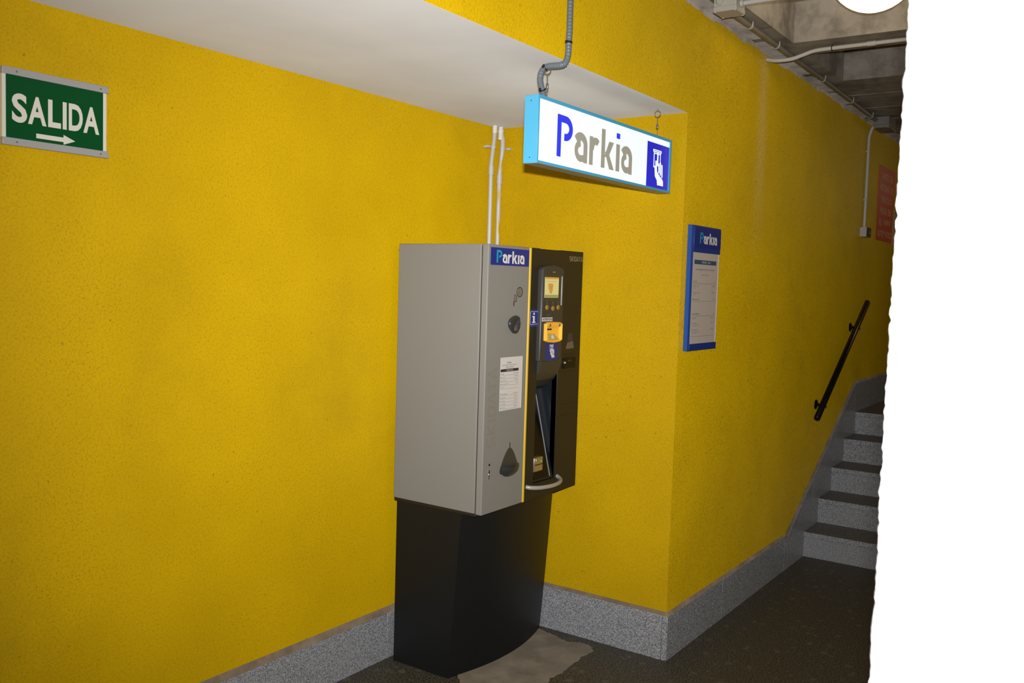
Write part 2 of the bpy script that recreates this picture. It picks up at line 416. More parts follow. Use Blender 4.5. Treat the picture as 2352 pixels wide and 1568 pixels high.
# ragged strip of broken plaster where the paint stops below the ledge
lo = []; y = 3.40
while y < 9.4:
    lo.append((y, HC-.012-.028*max(0, noise.noise(Vector((y*5, 0, 3))))-.010*random.random())); y += .025
o = MB().plate([(3.40, HC)]+lo+[(9.4, HC)], W_-.002, W_+.004).build('plaster_strip', 'plaster_rough', ceil)
segs = [3.3, 3.74, 4.22, 4.63, 5.02, 5.5, 5.9, 6.4, 6.9, 7.6]
for a, b in zip(segs, segs[1:]):                              # lumps of old plaster left on the ledge
    m = MB(); out = []; back = []
    y = a+.05
    while y < b-.03:
        out.append((W_+.062+.016*noise.noise(Vector((y*9, 1, 0))), y)); back.append((W_+.004, y)); y += .02
    m.floorprism(out+back[::-1], HC-.006-.004*random.random(), HC+.002); m.build('plaster_lump', 'plaster_rough', ceil)

# the near end of the other wall: lumpy white plaster, its arris uneven
def near_wall():
    m = MB(); YF = .74
    zs = [0, .4, .8]+[.9+.004*i for i in range(340)]+[2.4, HC]
    prof = [(3.7, YF), (2.80, YF), (2.60, YF), (2.48, YF), (2.42, YF), (2.40, YF), (2.388, YF), (2.380, YF), (2.374, YF+.0006), (2.369, YF+.0022), (2.3655, YF+.005), (2.3642, YF+.009), (2.364, YF+.015), (2.364, YF+.03), (2.364, YF+.08), (2.364, YF+.3), (2.364, 9.5), (3.7, 9.5)]
    n = len(prof); vs = []
    for z in zs:
        for i, (x, y) in enumerate(prof):
            d = 0
            if 3 < i < 15:
                d = .0017*noise.noise(Vector((x*170, y*170, z*170)))+.0008*noise.noise(Vector((x*70+5, y*70, z*70)))+.0004*noise.noise(Vector((3, 1, z*17)))
            vs.append((x-d if i > 7 else x, y-d if i <= 10 else y, z))
    fs = [(k*n+i, k*n+(i+1) % n, (k+1)*n+(i+1) % n, (k+1)*n+i) for k in range(len(zs)-1) for i in range(n)]
    m.add(vs, fs, True); m.add(vs[:n], [tuple(range(n))]); m.add(vs[-n:], [tuple(range(n))])
    return m
o = near_wall().build('wall_near', 'white_plaster'); tag(o, 'white rough-plastered wall end standing close by at the passage mouth', kind='structure')

# granite baseboards, slab by slab, with a mortar fillet on top
HB, TH = .195, .012
def baseboard(name, label):
    o = bpy.data.objects.new(name, None); COL.objects.link(o); BASE[name] = Vector(); return tag(o, label, kind='structure')
bl = baseboard('baseboard_left', 'grey granite baseboard along the long yellow wall')
for a, b in ((YN, -.55), (-.55, .55), (.55, 1.68), (1.68, 2.8035), (2.8065, YB-TH)):
    MB().bbox(0, TH, a+.0012, b-.0012, 0, HB, .0012, 1).build('slab', 'granite', bl)
MB().wallprism([(0, HB), (TH-.002, HB), (.004, HB+.016), (0, HB+.026)], YN, YB-.004).build('mortar_fillet', 'mortar', bl)
bb = baseboard('baseboard_back', 'grey granite baseboard under the recess end wall')
MB().bbox(TH, W_-.016, YB-TH, YB, 0, HB, .0012, 1).build('slab', 'granite', bb)
MB().prism([(YB, HB), (YB-TH+.002, HB), (YB-.003, HB+.010), (YB, HB+.015)], lambda p, t: (t, p[0], p[1]), .01, W_).build('mortar_fillet', 'mortar', bb)
br = baseboard('baseboard_right', 'grey granite baseboard along the passage wall')
for a, b in ((YB-TH, 4.153), (4.153, 5.10)):
    MB().bbox(W_-.014, W_+TH, a+.0008, b-.0012, 0, HB, .0012, 1).build('slab', 'granite', br)
MB().wallprism([(W_-.003, HB), (W_+TH-.002, HB), (W_+.004, HB+.010), (W_-.003, HB+.016)], YB-TH+.003, 5.10).build('mortar_fillet', 'mortar', br)
MB().bbox(XR-TH, XR, .80, 5.46, 0, HB, .0012, 1).build('slab', 'granite', br)

# stairs
RISE, RUN, YS = .1544, .2735, 5.478
st = tag(bpy.data.objects.new('staircase', None), 'dark granite stairs climbing along the yellow passage wall', kind='structure'); COL.objects.link(st); BASE['staircase'] = Vector()
for i in range(5):
    y0 = YS+i*RUN; z1 = (i+1)*RISE; ye = y0+RUN+.04 if i < 4 else 9.5
    MB().box(W_, XR, y0, y0+.03, i*RISE, z1-.031).build('riser', 'granite', st)
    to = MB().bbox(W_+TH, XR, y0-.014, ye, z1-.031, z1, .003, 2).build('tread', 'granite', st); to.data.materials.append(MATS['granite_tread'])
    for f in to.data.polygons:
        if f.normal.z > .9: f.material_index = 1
tr = tag(bpy.data.objects.new('trim_1', None), 'granite skirting stepping up beside the stairs', kind='structure'); COL.objects.link(tr); BASE['trim_1'] = Vector()
sl = RISE/RUN; Y1, Z1 = 6.536, .972; Y0 = Y1-(Z1-HB)/sl
cuts = [5.10, Y0, 5.62, 6.08, Y1]
top = lambda y: HB if y <= Y0 else min(Z1, HB+(y-Y0)*sl)
for a, b in zip(cuts, cuts[1:]):
    MB().plate([(a+.001, 0), (b-.001, 0), (b-.001, top(b)), (a+.001, top(a))], W_-.01, W_+TH).build('slab', 'granite', tr)
for a, b in ((Y1, 7.4), (7.4, 8.4), (8.4, 9.5)):
    MB().bbox(W_-.01, W_+TH, a+.001, b-.001, .5, Z1, .001, 1).build('slab', 'granite', tr)
MB().plate([(Y0, HB), (Y1, Z1), (9.5, Z1), (9.5, Z1+.015), (Y1-.005, Z1+.016), (Y0-.02, HB+.012)], W_-.004, W_+.008).build('mortar_fillet', 'mortar', tr)

# ------------------------------------------------------------------ Parkia lettering and the ticket-hand pictogram
def logo_P(mb, y, z, s, x):
    mb.ribbon([(y+.0127*s, z), (y+.0127*s, z+.139*s)], .0254*s, x)
    path = [(0, .1275), (.035, .1275)]+arc(.052, .098, .0365, .0295, 80, -100, 16)
    mb.ribbon([(y+a*s, z+b*s) for a, b in path], .024*s, x+.00006)
    return mb
def logo_a(mb, y, z, s, x):
    top = arc(.155, .060, .0355, .0285, 150, 0, 14)+[(.1905, 0)]
    mb.ribbon([(y+a*s, z+b*s) for a, b in top], .0275*s, x)
    bowl = [(.190, .0205), (.178, .0145)]+arc(.1575, .0385, .030, .026, -70, -268, 16)
    mb.ribbon([(y+a*s, z+b*s) for a, b in bowl], .0235*s, x+.00005)
def logo_r(mb, y, z, s, x):
    mb.ribbon([(y+.231*s, z), (y+.231*s, z+.1*s)], .0265*s, x)
    mb.ribbon([(y+a*s, z+b*s) for a, b in [(.235, .056)]+arc(.263, .0625, .024, .0245, 165, 45, 10)], .0255*s, x+.00005)
def logo_k(mb, y, z, s, x):
    mb.ribbon([(y+.318*s, z), (y+.318*s, z+.139*s)], .0275*s, x)
    P = lambda q: [(y+a*s, z+b*s) for a, b in q]
    mb.plate(P([(.362, .1), (.398, .1), (.362, .047), (.326, .038)]), x, x+.00066)
    mb.plate(P([(.331, .060), (.362, .056), (.404, 0), (.368, 0)]), x, x+.00072)
def logo_i(mb, y, z, s, x): mb.ribbon([(y+.4315*s, z), (y+.4315*s, z+.1*s)], .0285*s, x)
def logo_a2(mb, y, z, s, x): logo_a(mb, y+.344*s, z, s, x)
LETTERS = (logo_a, logo_r, logo_k, logo_i, logo_a2)
def logo_rest(mb, y, z, s, x):
    for f in LETTERS: f(mb, y, z, s, x)
    return mb
def logo_dot(mb, y, z, s, x): mb.plate([(y+a*s, z+b*s) for a, b in ((.418, .119), (.445, .119), (.445, .139), (.418, .139))], x, x+.0006); return mb
def pictogram(mb, y, z, s, x):
    """hand putting a ticket into a slot; origin at its lower left, about .10 wide and .14 high at s = 1."""
    T = lambda p: (y+(p[0]-3.328)*s, z+(p[1]-2.0095)*s)
    mb.ribbon([T(p) for p in ((3.331, 2.147), (3.402, 2.147), (3.402, 2.1405), (3.331, 2.1405))], .0042*s, x, closed=True)
    mb.ribbon([T(p) for p in ((3.338, 2.138), (3.338, 2.080), (3.352, 2.080))], .0055*s, x+.00004)
    mb.ribbon([T(p) for p in ((3.396, 2.138), (3.396, 2.09))], .005*s, x+.00008)
    mb.ribbon([T(p) for p in ((3.372, 2.138), (3.372, 2.085))], .011*s, x+.00012)
    mb.ribbon([T(p) for p in ((3.338, 2.1335), (3.398, 2.1335))], .004*s, x+.00016)
    for a, b, w in (((3.3575, 2.101), (3.359, 2.078), .0115), ((3.384, 2.094), (3.387, 2.0625), .009), ((3.3985, 2.099), (3.4015, 2.0555), .0095), ((3.4135, 2.091), (3.417, 2.0475), .0095)):
        mb.ribbon([T(a), T(b)], w*s, x+.00022)
        for c in (a, b): mb.plate([T((c[0]+w/2*math.cos(t*PI/5), c[1]+w/2*math.sin(t*PI/5))) for t in range(10)], x, x+.00086)
    mb.plate([T(p) for p in ((3.3455, 2.084), (3.3655, 2.0849), (3.369, 2.064), (3.388, 2.0515), (3.403, 2.044), (3.4185, 2.0375), (3.4275, 2.030), (3.4289, 2.0103), (3.3757, 2.0099), (3.3711, 2.0289), (3.3524, 2.0433))], x, x+.00092)
    return mb
BLOCK = {'S': ([[(.62, .93), (.08, .93), (.08, .54), (.60, .46), (.60, .07), (.04, .07)]], .68), 'K': ([[(.08, 0), (.08, 1)], [(.60, 1), (.14, .5), (.62, 0)]], .68), 'I': ([[(.08, 0), (.08, 1)]], .18),
         'D': ([[(.08, 0), (.08, 1)], [(.1, .93), (.50, .93), (.60, .80), (.60, .20), (.50, .07), (.1, .07)]], .68), 'A': ([[(.02, 0), (.32, 1), (.62, 0)], [(.14, .28), (.5, .28)]], .66), 'T': ([[(.0, .93), (.60, .93)], [(.30, .93), (.30, 0)]], .62)}
def block_word(mb, word, fn, length, height, w, x):
    tot = sum(BLOCK[c][1] for c in word)+.12*(len(word)-1); k = length/tot; u = 0
    for c in word:
        for j, st_ in enumerate(BLOCK[c][0]): mb.ribbon([fn((u+p[0])*k, p[1]*height) for p in st_], w, x, .0003+.0001*j)
        u += BLOCK[c][1]+.12
    return mb

# ------------------------------------------------------------------ the pay machine
XM, YM, YD, YE, ZT, ZBt = .4825, 2.806, 3.093, 3.527, 1.744, .691
pm = thing('pay_machine', (.25, 3.15, 0), 'tall silver and black parking pay machine on a black pedestal', 'pay machine')
# pedestal: bowed front, leaning back towards the floor
def bow(y, base, bulge): t = (y-2.812)/(3.50-2.812)*2-1; return base+bulge*(1-t*t)
ys = [2.812+(3.50-2.812)*i/20 for i in range(21)]
m = MB(); n = 21; rows = 14; vs = []
for k in range(rows+1):
    t = k/rows; z = .684*t; b = .332+.050*t**.9
    vs += [(bow(y, b, .058), y, z) for y in ys]
m.add(vs, [(k*n+i, k*n+i+1, (k+1)*n+i+1, (k+1)*n+i) for k in range(rows) for i in range(n-1)], True)
L = [vs[k*n] for k in range(rows+1)]; R_ = [vs[k*n+n-1] for k in range(rows+1)]
m.add(L+[(.045, 2.812, 0), (.045, 2.812, .684)], [tuple(range(rows+1))+(rows+2, rows+1)])
m.add(R_+[(.045, 3.50, 0), (.045, 3.50, .684)], [tuple(range(rows, -1, -1))+(rows+1, rows+2)])
m.add([(.045, 2.812, 0), (.045, 3.5, 0), (.045, 3.5, .684), (.045, 2.812, .684)], [(0, 1, 2, 3)])
m.add(vs[:n]+[(.045, 3.5, 0), (.045, 2.812, 0)], [tuple(range(n+2))]); m.add(vs[-n:]+[(.045, 3.5, .684), (.045, 2.812, .684)], [tuple(range(n+2))])
lab(m.build('pedestal', 'pedestal_black', pm), 'black bowed pedestal leaning back to the floor')
MB().bbox(.03, .452, YM+.004, YE-.01, .6805, .694, .002, 1).build('bottom_tray', 'black_paint', pm)
m = MB(); m.bbox(.03, .4485, YM, 3.168, .694, ZT, .0035, 3); m.box(.03, .4485, 3.347, YE, .694, ZT-.001); m.box(.03, .328, 3.160, 3.35, .695, ZT-.001)
m.box(.32, .4485, 3.160, 3.35, 1.29, ZT-.001); m.box(.32, .4485, 3.160, 3.35, .695, .752)
lab(m.build('cabinet_body', 'silver', pm), 'silver-grey cabinet body')
m = MB(); m.box(.446, .455, YM+.006, 3.166, .698, ZT-.006); m.box(.446, .455, 3.349, YE-.006, .698, ZT-.006); m.build('door_seal', 'tie_black', pm)
cd = lab(MB().bbox(.4525, XM, YM+.001, YD, ZBt, ZT, .0045, 3).build('coin_door', 'silver', pm), 'silver door with the coin slot')
ts = MB().bbox(.458, XM+.002, YD+.0008, YD+.0125, ZBt+.001, ZT-.001, .002, 2).build('trim_strip', 'yellow_strip', pm); lab(ts, 'yellow vertical trim strip')
# black door with the opening for the note recess
y0, y1, z0, z1 = YD+.0135, YE, ZBt, ZT; h0, h1, g0, g1 = 3.174, 3.341, .757, 1.285
m = MB()
m.bbox(.4525, XM, y0, h0, z0, z1, .002, 1); m.bbox(.4525, XM, h1, y1, z0, z1, .002, 1)
m.box(.4525, XM-.0003, h0-.003, h1+.003, g1, z1-.002); m.box(.4525, XM-.0003, h0-.003, h1+.003, z0+.002, g0)
bd = lab(m.build('card_door', 'black_paint', pm), 'matt black door')
# recess
m = MB(); m.box(.33, .478, h1, h1+.004, g0, g1); m.box(.33, .478, h0-.004, h0, g0, g1); m.box(.33, .336, h0, h1, g0, g1)
m.box(.33, .478, h0, h1, g1-.004, g1); m.box(.33, .478, h0, h1, g0-.004, g0)
m.build('recess_lining', 'recess_black', pm)
m = MB().wallprism([(.384, 1.15), (.477, .759), (.34, .759), (.34, 1.15)], h0+.001, h1-.001)
m.build('recess_ramp', 'recess_black', pm)
fp = MB().wallprism([(.400, 1.118), (.484, .772), (.481, .771), (.397, 1.117)], h0+.003, 3.298); fpo = fp.build('flap', 'gloss_black', pm)
MB().wallprism([(.4025, 1.118), (.4865, .772), (.483, .771), (.399, 1.117)], 3.298, 3.3005).build('flap_edge', 'aluminium', fpo)
rd = lab(MB().bbox(.44, .487, 3.170, 3.238, .806, .866, .003, 2).build('note_reader', 'reader_metal', pm), 'shiny metal note reader')
MB().bbox(.48, .491, 3.180, 3.226, .838, .862, .003, 2).build('reader_lip', 'reader_metal', rd)
MB().box(.4865, .4882, 3.174, 3.234, .8335, .8365).build('note_slit', 'hole_black', rd)
MB().lathe([(.0022, 0), (.0022, .001)], (.4908, 3.216, .849), (1, 0, 0), 10).build('led', 'led_green', rd)
hp = smooth([(.480, 3.122, .752), (.500, 3.135, .749), (.520, 3.175, .746), (.533, 3.24, .745), (.530, 3.30, .746), (.515, 3.342, .749), (.497, 3.360, .755), (.480, 3.364, .760)], 6)
lab(MB().tube(hp, .0088, 14).build('handle', 'handle_grey', pm), 'light grey curved grab handle')
# console
c0, c1 = 3.163, 3.334
out = [(c0, 1.277), (c0, 1.655)]+[(c0+.010, 1.667), (c0+.04, 1.674), (c0+.085, 1.676), (c1-.04, 1.674), (c1-.010, 1.667)]+[(c1, 1.655), (c1, 1.287), (c1-.02, 1.277), (3.25, 1.269), (c0+.02, 1.271)]
XC = .506
cons = lab(MB().plate(out, XM-.002, XC, .009).build('console', 'console_grey', pm), 'dark grey raised control console')
prof = [(.503, 1.285), (.5015, 1.262), (.490, 1.228), (.468, 1.192), (.436, 1.160), (.40, 1.142), (.40, 1.285)]
MB().wallprism(prof, c0+.011, c1+.003).build('console_chin', 'console_grey', pm)
def cplate(mb, y0, y1, z0, z1, t0, t1, r=.004): return mb.plate(rrect(y0, y1, z0, z1, r), XC+t0, XC+t1)
bez = cplate(MB(), 3.172, 3.303, 1.528, 1.637, -.001, .0012, .006).build('screen_bezel', 'bezel_olive', cons)
MB().bbox(XC-.001, XC+.004, 3.307, 3.313, 1.508, 1.632, .0015, 1).build('screen_guard', 'aluminium', cons)
scr = cplate(MB(), 3.1745, 3.284, 1.541, 1.626, .0012, .002, .002).build('screen', 'screen_glow', pm)
MB().plate([(3.1755, 1.619), (3.283, 1.619), (3.283, 1.6255), (3.1755, 1.6255)], XC+.002, XC+.0025).build('title_bar', 'screen_orange', scr)
MB().plate([(3.1755, 1.542), (3.283, 1.542), (3.283, 1.553), (3.1755, 1.553)], XC+.002, XC+.0025).build('status_bar', 'screen_green', scr)
MB().plate([(3.200, 1.594), (3.203, 1.600), (3.220, 1.601), (3.238, 1.599), (3.240, 1.592), (3.236, 1.575), (3.231, 1.560), (3.222, 1.556), (3.212, 1.562), (3.209, 1.573), (3.203, 1.577)], XC+.002, XC+.0025).build('screen_picture', 'screen_orange', scr)
MB().plate([(3.213, 1.590), (3.229, 1.590), (3.227, 1.577), (3.213, 1.577)], XC+.0025, XC+.003).build('screen_ticket', 'screen_green', scr)
MB().text('Por favor introduzca Ticket', 3.186, 3.268, 1.6075, 1.611, XC+.0022).build('screen_text', 'screen_dark', scr)
MB().text('E', 3.178, 3.183, 1.545, 1.551, XC+.0027).build('screen_symbol', 'screen_dark', scr)
for (yy, zz) in ((3.198, 1.500), (3.245, 1.496), (3.287, 1.500)):
    MB().lathe([(.0115, -.002), (.0115, .002), (.009, .0045), (.005, .0055), (0, .0058)], (XC, yy, zz), (1, 0, 0), 18).build('button', 'button_amber', cons)
    MB().plate([(yy-.0007, zz+.016), (yy+.0007, zz+.016), (yy+.0007, zz+.030), (yy-.0007, zz+.030)], XC, XC+.0005).build('button_mark', 'ink_grey', cons)
MB().lathe([(.0095, -.001), (.0095, .0015), (.006, .0015), (.0055, .0005), (0, .0005)], (XC, 3.201, 1.4695), (1, 0, 0), 18).build('speaker_button', 'bezel_olive', cons)
for k in range(3):
    MB().ribbon(arc(3.206+.005*k, 1.4695, .006, .006+.001*k, -50, 50, 6), .0008, XC, .0004).build('sound_mark', 'ink_blue', cons)
for yy in (3.236, 3.240, 3.247, 3.254):
    MB().plate([(yy, 1.6455), (yy+.0045, 1.6455), (yy+.0045, 1.6505), (yy, 1.6505)], XC, XC+.0008).build('brand_mark', 'letter_gold', cons)
it = MB().plate([(3.165, 1.4425), (3.244, 1.4425), (3.244, 1.4585), (3.165, 1.4585)], XC-.0005, XC+.0012).build('intercom_label', 'paper', pm); lab(it, 'white strip lettered INTERFONO')
MB().text('INTERFONO', 3.1665, 3.2425, 1.4455, 1.4555, XC+.0012, .03).build('lettering', 'ink', it)
# yellow ticket pod
pod = [(3.181, 1.362), (3.181, 1.432), (3.200, 1.4385), (3.245, 1.4395), (3.290, 1.4375), (3.309, 1.431), (3.309, 1.362), (3.29, 1.3555), (3.245, 1.352), (3.20, 1.3555)]
m = MB(); P3 = [(XC+.0, *p) for p in pod]; cen = (3.245, 1.395)
sc = lambda p, k: (cen[0]+(p[0]-cen[0])*k, cen[1]+(p[1]-cen[1])*k)
ring = [[(XC-.001, *p) for p in pod], [(XC+.012, *p) for p in pod], [(XC+.014, *sc(p, .96)) for p in pod], [(XC+.012, *sc(p, .91)) for p in pod], [(XC+.001, *sc(p, .86)) for p in pod]]
n = len(pod)
m.add(sum(ring, []), [(k*n+i, k*n+(i+1) % n, (k+1)*n+(i+1) % n, (k+1)*n+i) for k in range(4) for i in range(n)]); m.add(ring[-1], [tuple(range(n))])
podo = lab(m.build('ticket_pod', 'pod_yellow', pm), 'bright yellow ticket entry pod')
MB().wallprism([(XC+.001, 1.434), (XC+.012, 1.434), (XC+.0115, 1.424), (XC+.001, 1.4125)], 3.189, 3.301).build('pod_hood', 'pod_yellow', podo)
MB().box(XC+.0012, XC+.003, 3.193, 3.238, 1.4055, 1.4115).build('ticket_slot', 'hole_black', podo)
sx_ = lambda z, d=0: XC+.0012+.010*(1.400-z)/.042+d
MB().add([(sx_(z), y, z) for y, z in ((3.192, 1.400), (3.262, 1.400), (3.298, 1.360), (3.192, 1.359))]+[(XC+.0005, y, z) for y, z in ((3.192, 1.400), (3.262, 1.400), (3.298, 1.360), (3.192, 1.359))], [(0, 1, 2, 3), (4, 7, 6, 5), (0, 4, 5, 1), (1, 5, 6, 2), (2, 6, 7, 3), (3, 7, 4, 0)]).build('pod_ramp', 'pod_yellow', podo)
MB().add([(sx_(z, .0008), y, z) for y, z in ((3.205, 1.392), (3.256, 1.389), (3.286, 1.364), (3.203, 1.362))], [(0, 1, 2, 3)]).build('pod_window', 'pod_window', podo)
MB().add([(sx_(z, .0014), y, z) for y, z in ((3.228, 1.369), (3.228, 1.379), (3.237, 1.387), (3.248, 1.379), (3.248, 1.369))], [(0, 1, 2, 3, 4)]).build('arrow', 'letter_white', podo)
for yy in (3.212, 3.287): MB().lathe([(.0075, 0), (.006, .0016), (0, .0022)], (XC+.0108, yy, 1.4255), (1, 0, -.2), 12).build('pod_lamp', 'coin_metal', podo)
# stickers
ps = MB().plate([(3.199, 1.278), (3.290, 1.278), (3.290, 1.349), (3.199, 1.349)], XC-.0005, XC+.0009).build('ticket_sticker', 'sticker_blue', pm); lab(ps, 'blue sticker with a hand and ticket')
pictogram(MB(), 3.2285, 1.2875, .40, XC+.0009).build('pictogram', 'letter_white', ps)
inf = MB().plate([(3.1062, 1.4205), (3.172, 1.4205), (3.172, 1.492), (3.1062, 1.492)], XM-.0005, XM+.0008).build('info_sticker', 'sticker_blue', pm); lab(inf, 'blue sticker with a white letter i')
MB().ribbon(rrect(3.110, 3.164, 1.430, 1.483, .006), .0014, XM+.0008, .0003, closed=True).build('frame_line', 'letter_white', inf)
m = MB(); m.plate(arc(3.137, 1.474, .0058, .0052, 0, 342, 18), XM+.0008, XM+.0012)
m.plate([(3.125, 1.4645), (3.143, 1.4645), (3.143, 1.4405), (3.1485, 1.4405), (3.1485, 1.4355), (3.1255, 1.4355), (3.1255, 1.4405), (3.131, 1.4405), (3.131, 1.4595), (3.125, 1.4595)], XM+.0008, XM+.0012)
m.build('letter', 'letter_white', inf)
lp = MB().plate([(2.8215, 1.665), (3.086, 1.665), (3.086, 1.7325), (2.8215, 1.7325)], XM-.0005, XM+.0009).build('brand_plate', 'sticker_blue', pm); lab(lp, 'blue plate lettered Parkia')
logo_P(MB(), 2.860, 1.6745, .35, XM+.0009).build('letter', 'letter_cyan', lp)
logo_rest(MB(), 2.860, 1.6735, .35, XM+.0009).build('lettering', 'letter_white', lp)
block_word(MB(), 'SKIDATA', lambda a, b: (3.408+a, 1.7005+b), .113, .0205, .0036, XM+.0002).build('maker_lettering', 'letter_gold', pm)
block_word(MB(), 'SKIDATA', lambda a, b: (2.884-b, .952+a), .313, .055, .0098, XM+.0002).build('ghost_lettering', 'letter_ghost', pm)
# coin furniture on the silver door
d = MB().lathe([(.0205, -.001), (.0205, .0008), (.0185, .0008), (.0175, -.0005), (0, -.0005)], (XM+.0003, 3.027, 1.562), (1, 0, 0), 28).build('coin_disc', 'hole_black', pm)
MB().lathe([(.0165, 0), (.0160, .0018), (0, .0018)], (XM, 3.0245, 1.562), (1, 0, 0), 28).build('coin', 'coin_metal', d)
e2 = MB().plate([(2.998+.0095*math.cos(t)*1.0-.003*math.sin(t), 1.537+.0145*math.sin(t)) for t in [2*PI*i/24 for i in range(24)]], XM, XM+.0012).build('coin_turned', 'hole_black', pm)
MB().plate([(2.9965+.0075*math.cos(t)-.003*math.sin(t), 1.537+.0125*math.sin(t)) for t in [2*PI*i/24 for i in range(24)]], XM+.0012, XM+.0018).build('coin', 'coin_metal', e2)
sl_ = MB().plate(rrect(2.9855, 2.9905, 1.5055, 1.5265, .0015, 2), XM, XM+.0008).build('coin_slot', 'hole_black', pm)
MB().plate(rrect(2.991, 2.993, 1.5055, 1.5265, .0008, 1), XM, XM+.0008).build('slot_lip', 'silver_edge', sl_)
kn = []
for i in range(36):
    t = 2*PI*i/36; rr = .036*(1+.10*math.cos(3*(t-PI*.28))); kn.append((2.990+rr*math.cos(t)*1.0, 1.4335+rr*math.sin(t)*.98))
k = lab(MB().plate(kn, XM-.001, XM+.012, .005).build('coin_knob', 'dark_plastic', pm), 'dark grey rounded turning knob')
gr = MB(); gv = []
for (yy, zz, w_) in ((3.016, 1.461, .002), (3.004, 1.448, .007), (2.990, 1.430, .009), (2.982, 1.410, .006), (2.980, 1.404, .002)):
    gv += [(XM+.0115, yy-w_, zz), (XM+.023 if w_ > .004 else XM+.013, yy, zz), (XM+.0115, yy+w_, zz)]
gr.add(gv, [(3*i+j, 3*i+j+1, 3*i+j+4, 3*i+j+3) for i in range(4) for j in range(2)]+[(0, 1, 2), (12, 13, 14)]); gr.build('grip', 'dark_plastic', k)
# coin return tray: pointed arch with a scooped lip
arch = []
for i in range(13):
    t = i/12; arch.append((2.990-.068*t**.62, .938-.088*t))
archR = []
for i in range(13):
    t = i/12; archR.append((2.990+.064*t**.62, .938-.088*t))
outl = arch+[(2.926, .838), (2.958, .826), (2.990, .822), (3.022, .827), (3.048, .838)]+archR[::-1][:-1]
trm = lab(MB().plate(outl, XM-.001, XM+.0015, .001).build('return_tray', 'tray_plastic', pm), 'black plastic coin return scoop')
m = MB(); rows = []
for (dx, zz, hw) in ((.0, .862, .064), (.012, .857, .066), (.024, .861, .060), (.026, .850, .063), (.020, .834, .058), (.008, .822, .042), (.0, .818, .026)):
    rows.append([(XM+.001+dx*(1-(k_/6.)**2*.75), 2.990+hw*k_/6, zz+.004*(k_/6)**2) for k_ in range(-6, 7)])
m.add(sum(rows, []), [(a*13+b, a*13+b+1, (a+1)*13+b+1, (a+1)*13+b) for a in range(6) for b in range(12)], True)
m.build('scoop_lip', 'dark_plastic', trm)
MB().ribbon([(2.990, .934), (2.990, .957)], .0035, XM, .001).build('scoop_tip', 'hole_black', trm)
MB().lathe([(.0048, -.001), (.0048, .0012), (.003, .0016), (0, .0016)], (XM, 2.852, .8855), (1, 0, 0), 14).build('plug', 'tie_black', pm)
kl = MB(); kl.lathe([(.0075, 0), (.007, .0025), (0, .003)], (XM, 2.851, .858), (1, 0, 0), 16); kl.bbox(XM-.001, XM+.0022, 2.8478, 2.8542, .829, .858, .001, 1)
klo = lab(kl.build('key_lock', 'chrome', pm), 'chrome key lock'); MB().box(XM+.003, XM+.0034, 2.8503, 2.8517, .853, .863).build('keyhole', 'hole_black', klo)
# price sheet on the silver door
sh = MB().plate([(2.9075, 1.091), (3.0615, 1.091), (3.0615, 1.303), (2.9075, 1.303)], XM-.0005, XM+.0007).build('price_sheet', 'paper', pm); lab(sh, 'white printed price sheet')
MB().plate([(3.060, 1.091), (3.0615, 1.091), (3.0615, 1.303), (3.060, 1.303)], XM+.0007, XM+.0011).build('sheet_edge', 'letter_white', sh)
m = MB(); X = XM+.0007
m.text('Parkia', 2.954, 2.982, 1.278, 1.285, X, .01); m.text('APARCAMIENTO REYES DE ESPAÑA', 2.917, 3.02, 1.2695, 1.2745, X); m.text('Abierto 24 horas', 2.944, 3.0, 1.2605, 1.2665, X)
m.plate([(2.909, 1.2455), (3.035, 1.2455), (3.035, 1.2565), (2.909, 1.2565)], X, X+.0002)
left = [('ROTACIÓN', 'I.V.A. incluido'), ('Minutos 1 a 31', '0,0400 €/min'), ('Minutos 31 a 660', '0,0353 €/min'), ('Máximo cada 24 horas', '26,25 €'), ('Ticket perdido', ''), None, ('ABONO MENSUAL', 'I.V.A. incluido'), ('Abono 24 horas', '90,00 €/mes'), ('Abono diurno', '72,00 €/mes'), ('Abono nocturno', '53,00 €/mes'), ('Motos 24 horas', '44,00 €/mes')]
zz = 1.235
for q in left:
    if q:
        m.text(q[0], 2.909, 2.965, zz, zz+.0045, X, keep='l')
        if q[1]: m.text(q[1], 2.99, 3.033, zz+.001, zz+.0055, X, keep='r')
        m.plate([(2.909, zz-.004), (3.035, zz-.004), (3.035, zz-.0034), (2.909, zz-.0034)], X, X+.0002)
    zz -= .0135
m.build('print', 'ink', sh)
MB().text('TARIFAS 2014', 2.947, 2.995, 1.2485, 1.2535, X+.0003).build('heading', 'letter_white', sh)
# card reader on the black door
m = MB().plate([(3.413, 1.344), (3.459, 1.350), (3.470, 1.318), (3.402, 1.316)], XM, XM+.0008); ci = m.build('card_mark', 'card_grey', pm); lab(ci, 'faded grey card picture')
MB().plate([(3.419, 1.386), (3.452, 1.384), (3.458, 1.352), (3.413, 1.347)], XM, XM+.0006).build('card_shade', 'console_grey', ci)
cs = MB(); cs.bbox(XM-.001, XM+.005, 3.378, 3.484, 1.231, 1.277, .002, 1); cso = lab(cs.build('card_slot', 'gloss_black', pm), 'glossy black card slot')
MB().box(XM+.005, XM+.0056, 3.388, 3.480, 1.2445, 1.2505).build('slit', 'hole_black', cso); MB().box(XM+.005, XM+.0058, 3.385, 3.396, 1.2535, 1.2605).build('slot_mark', 'letter_white', cso)
MB().ribbon([(3.415, 1.267), (3.425, 1.262), (3.434, 1.268), (3.446, 1.262)], .001, XM+.005, .0004).build('slot_symbol', 'letter_gold', cso)
for zz in (1.292, 1.218, 1.075, 1.025): MB().ribbon([(3.372, zz), (3.49, zz)], .0012, XM+.0001, .0002).build('panel_seam', 'hole_black', pm)

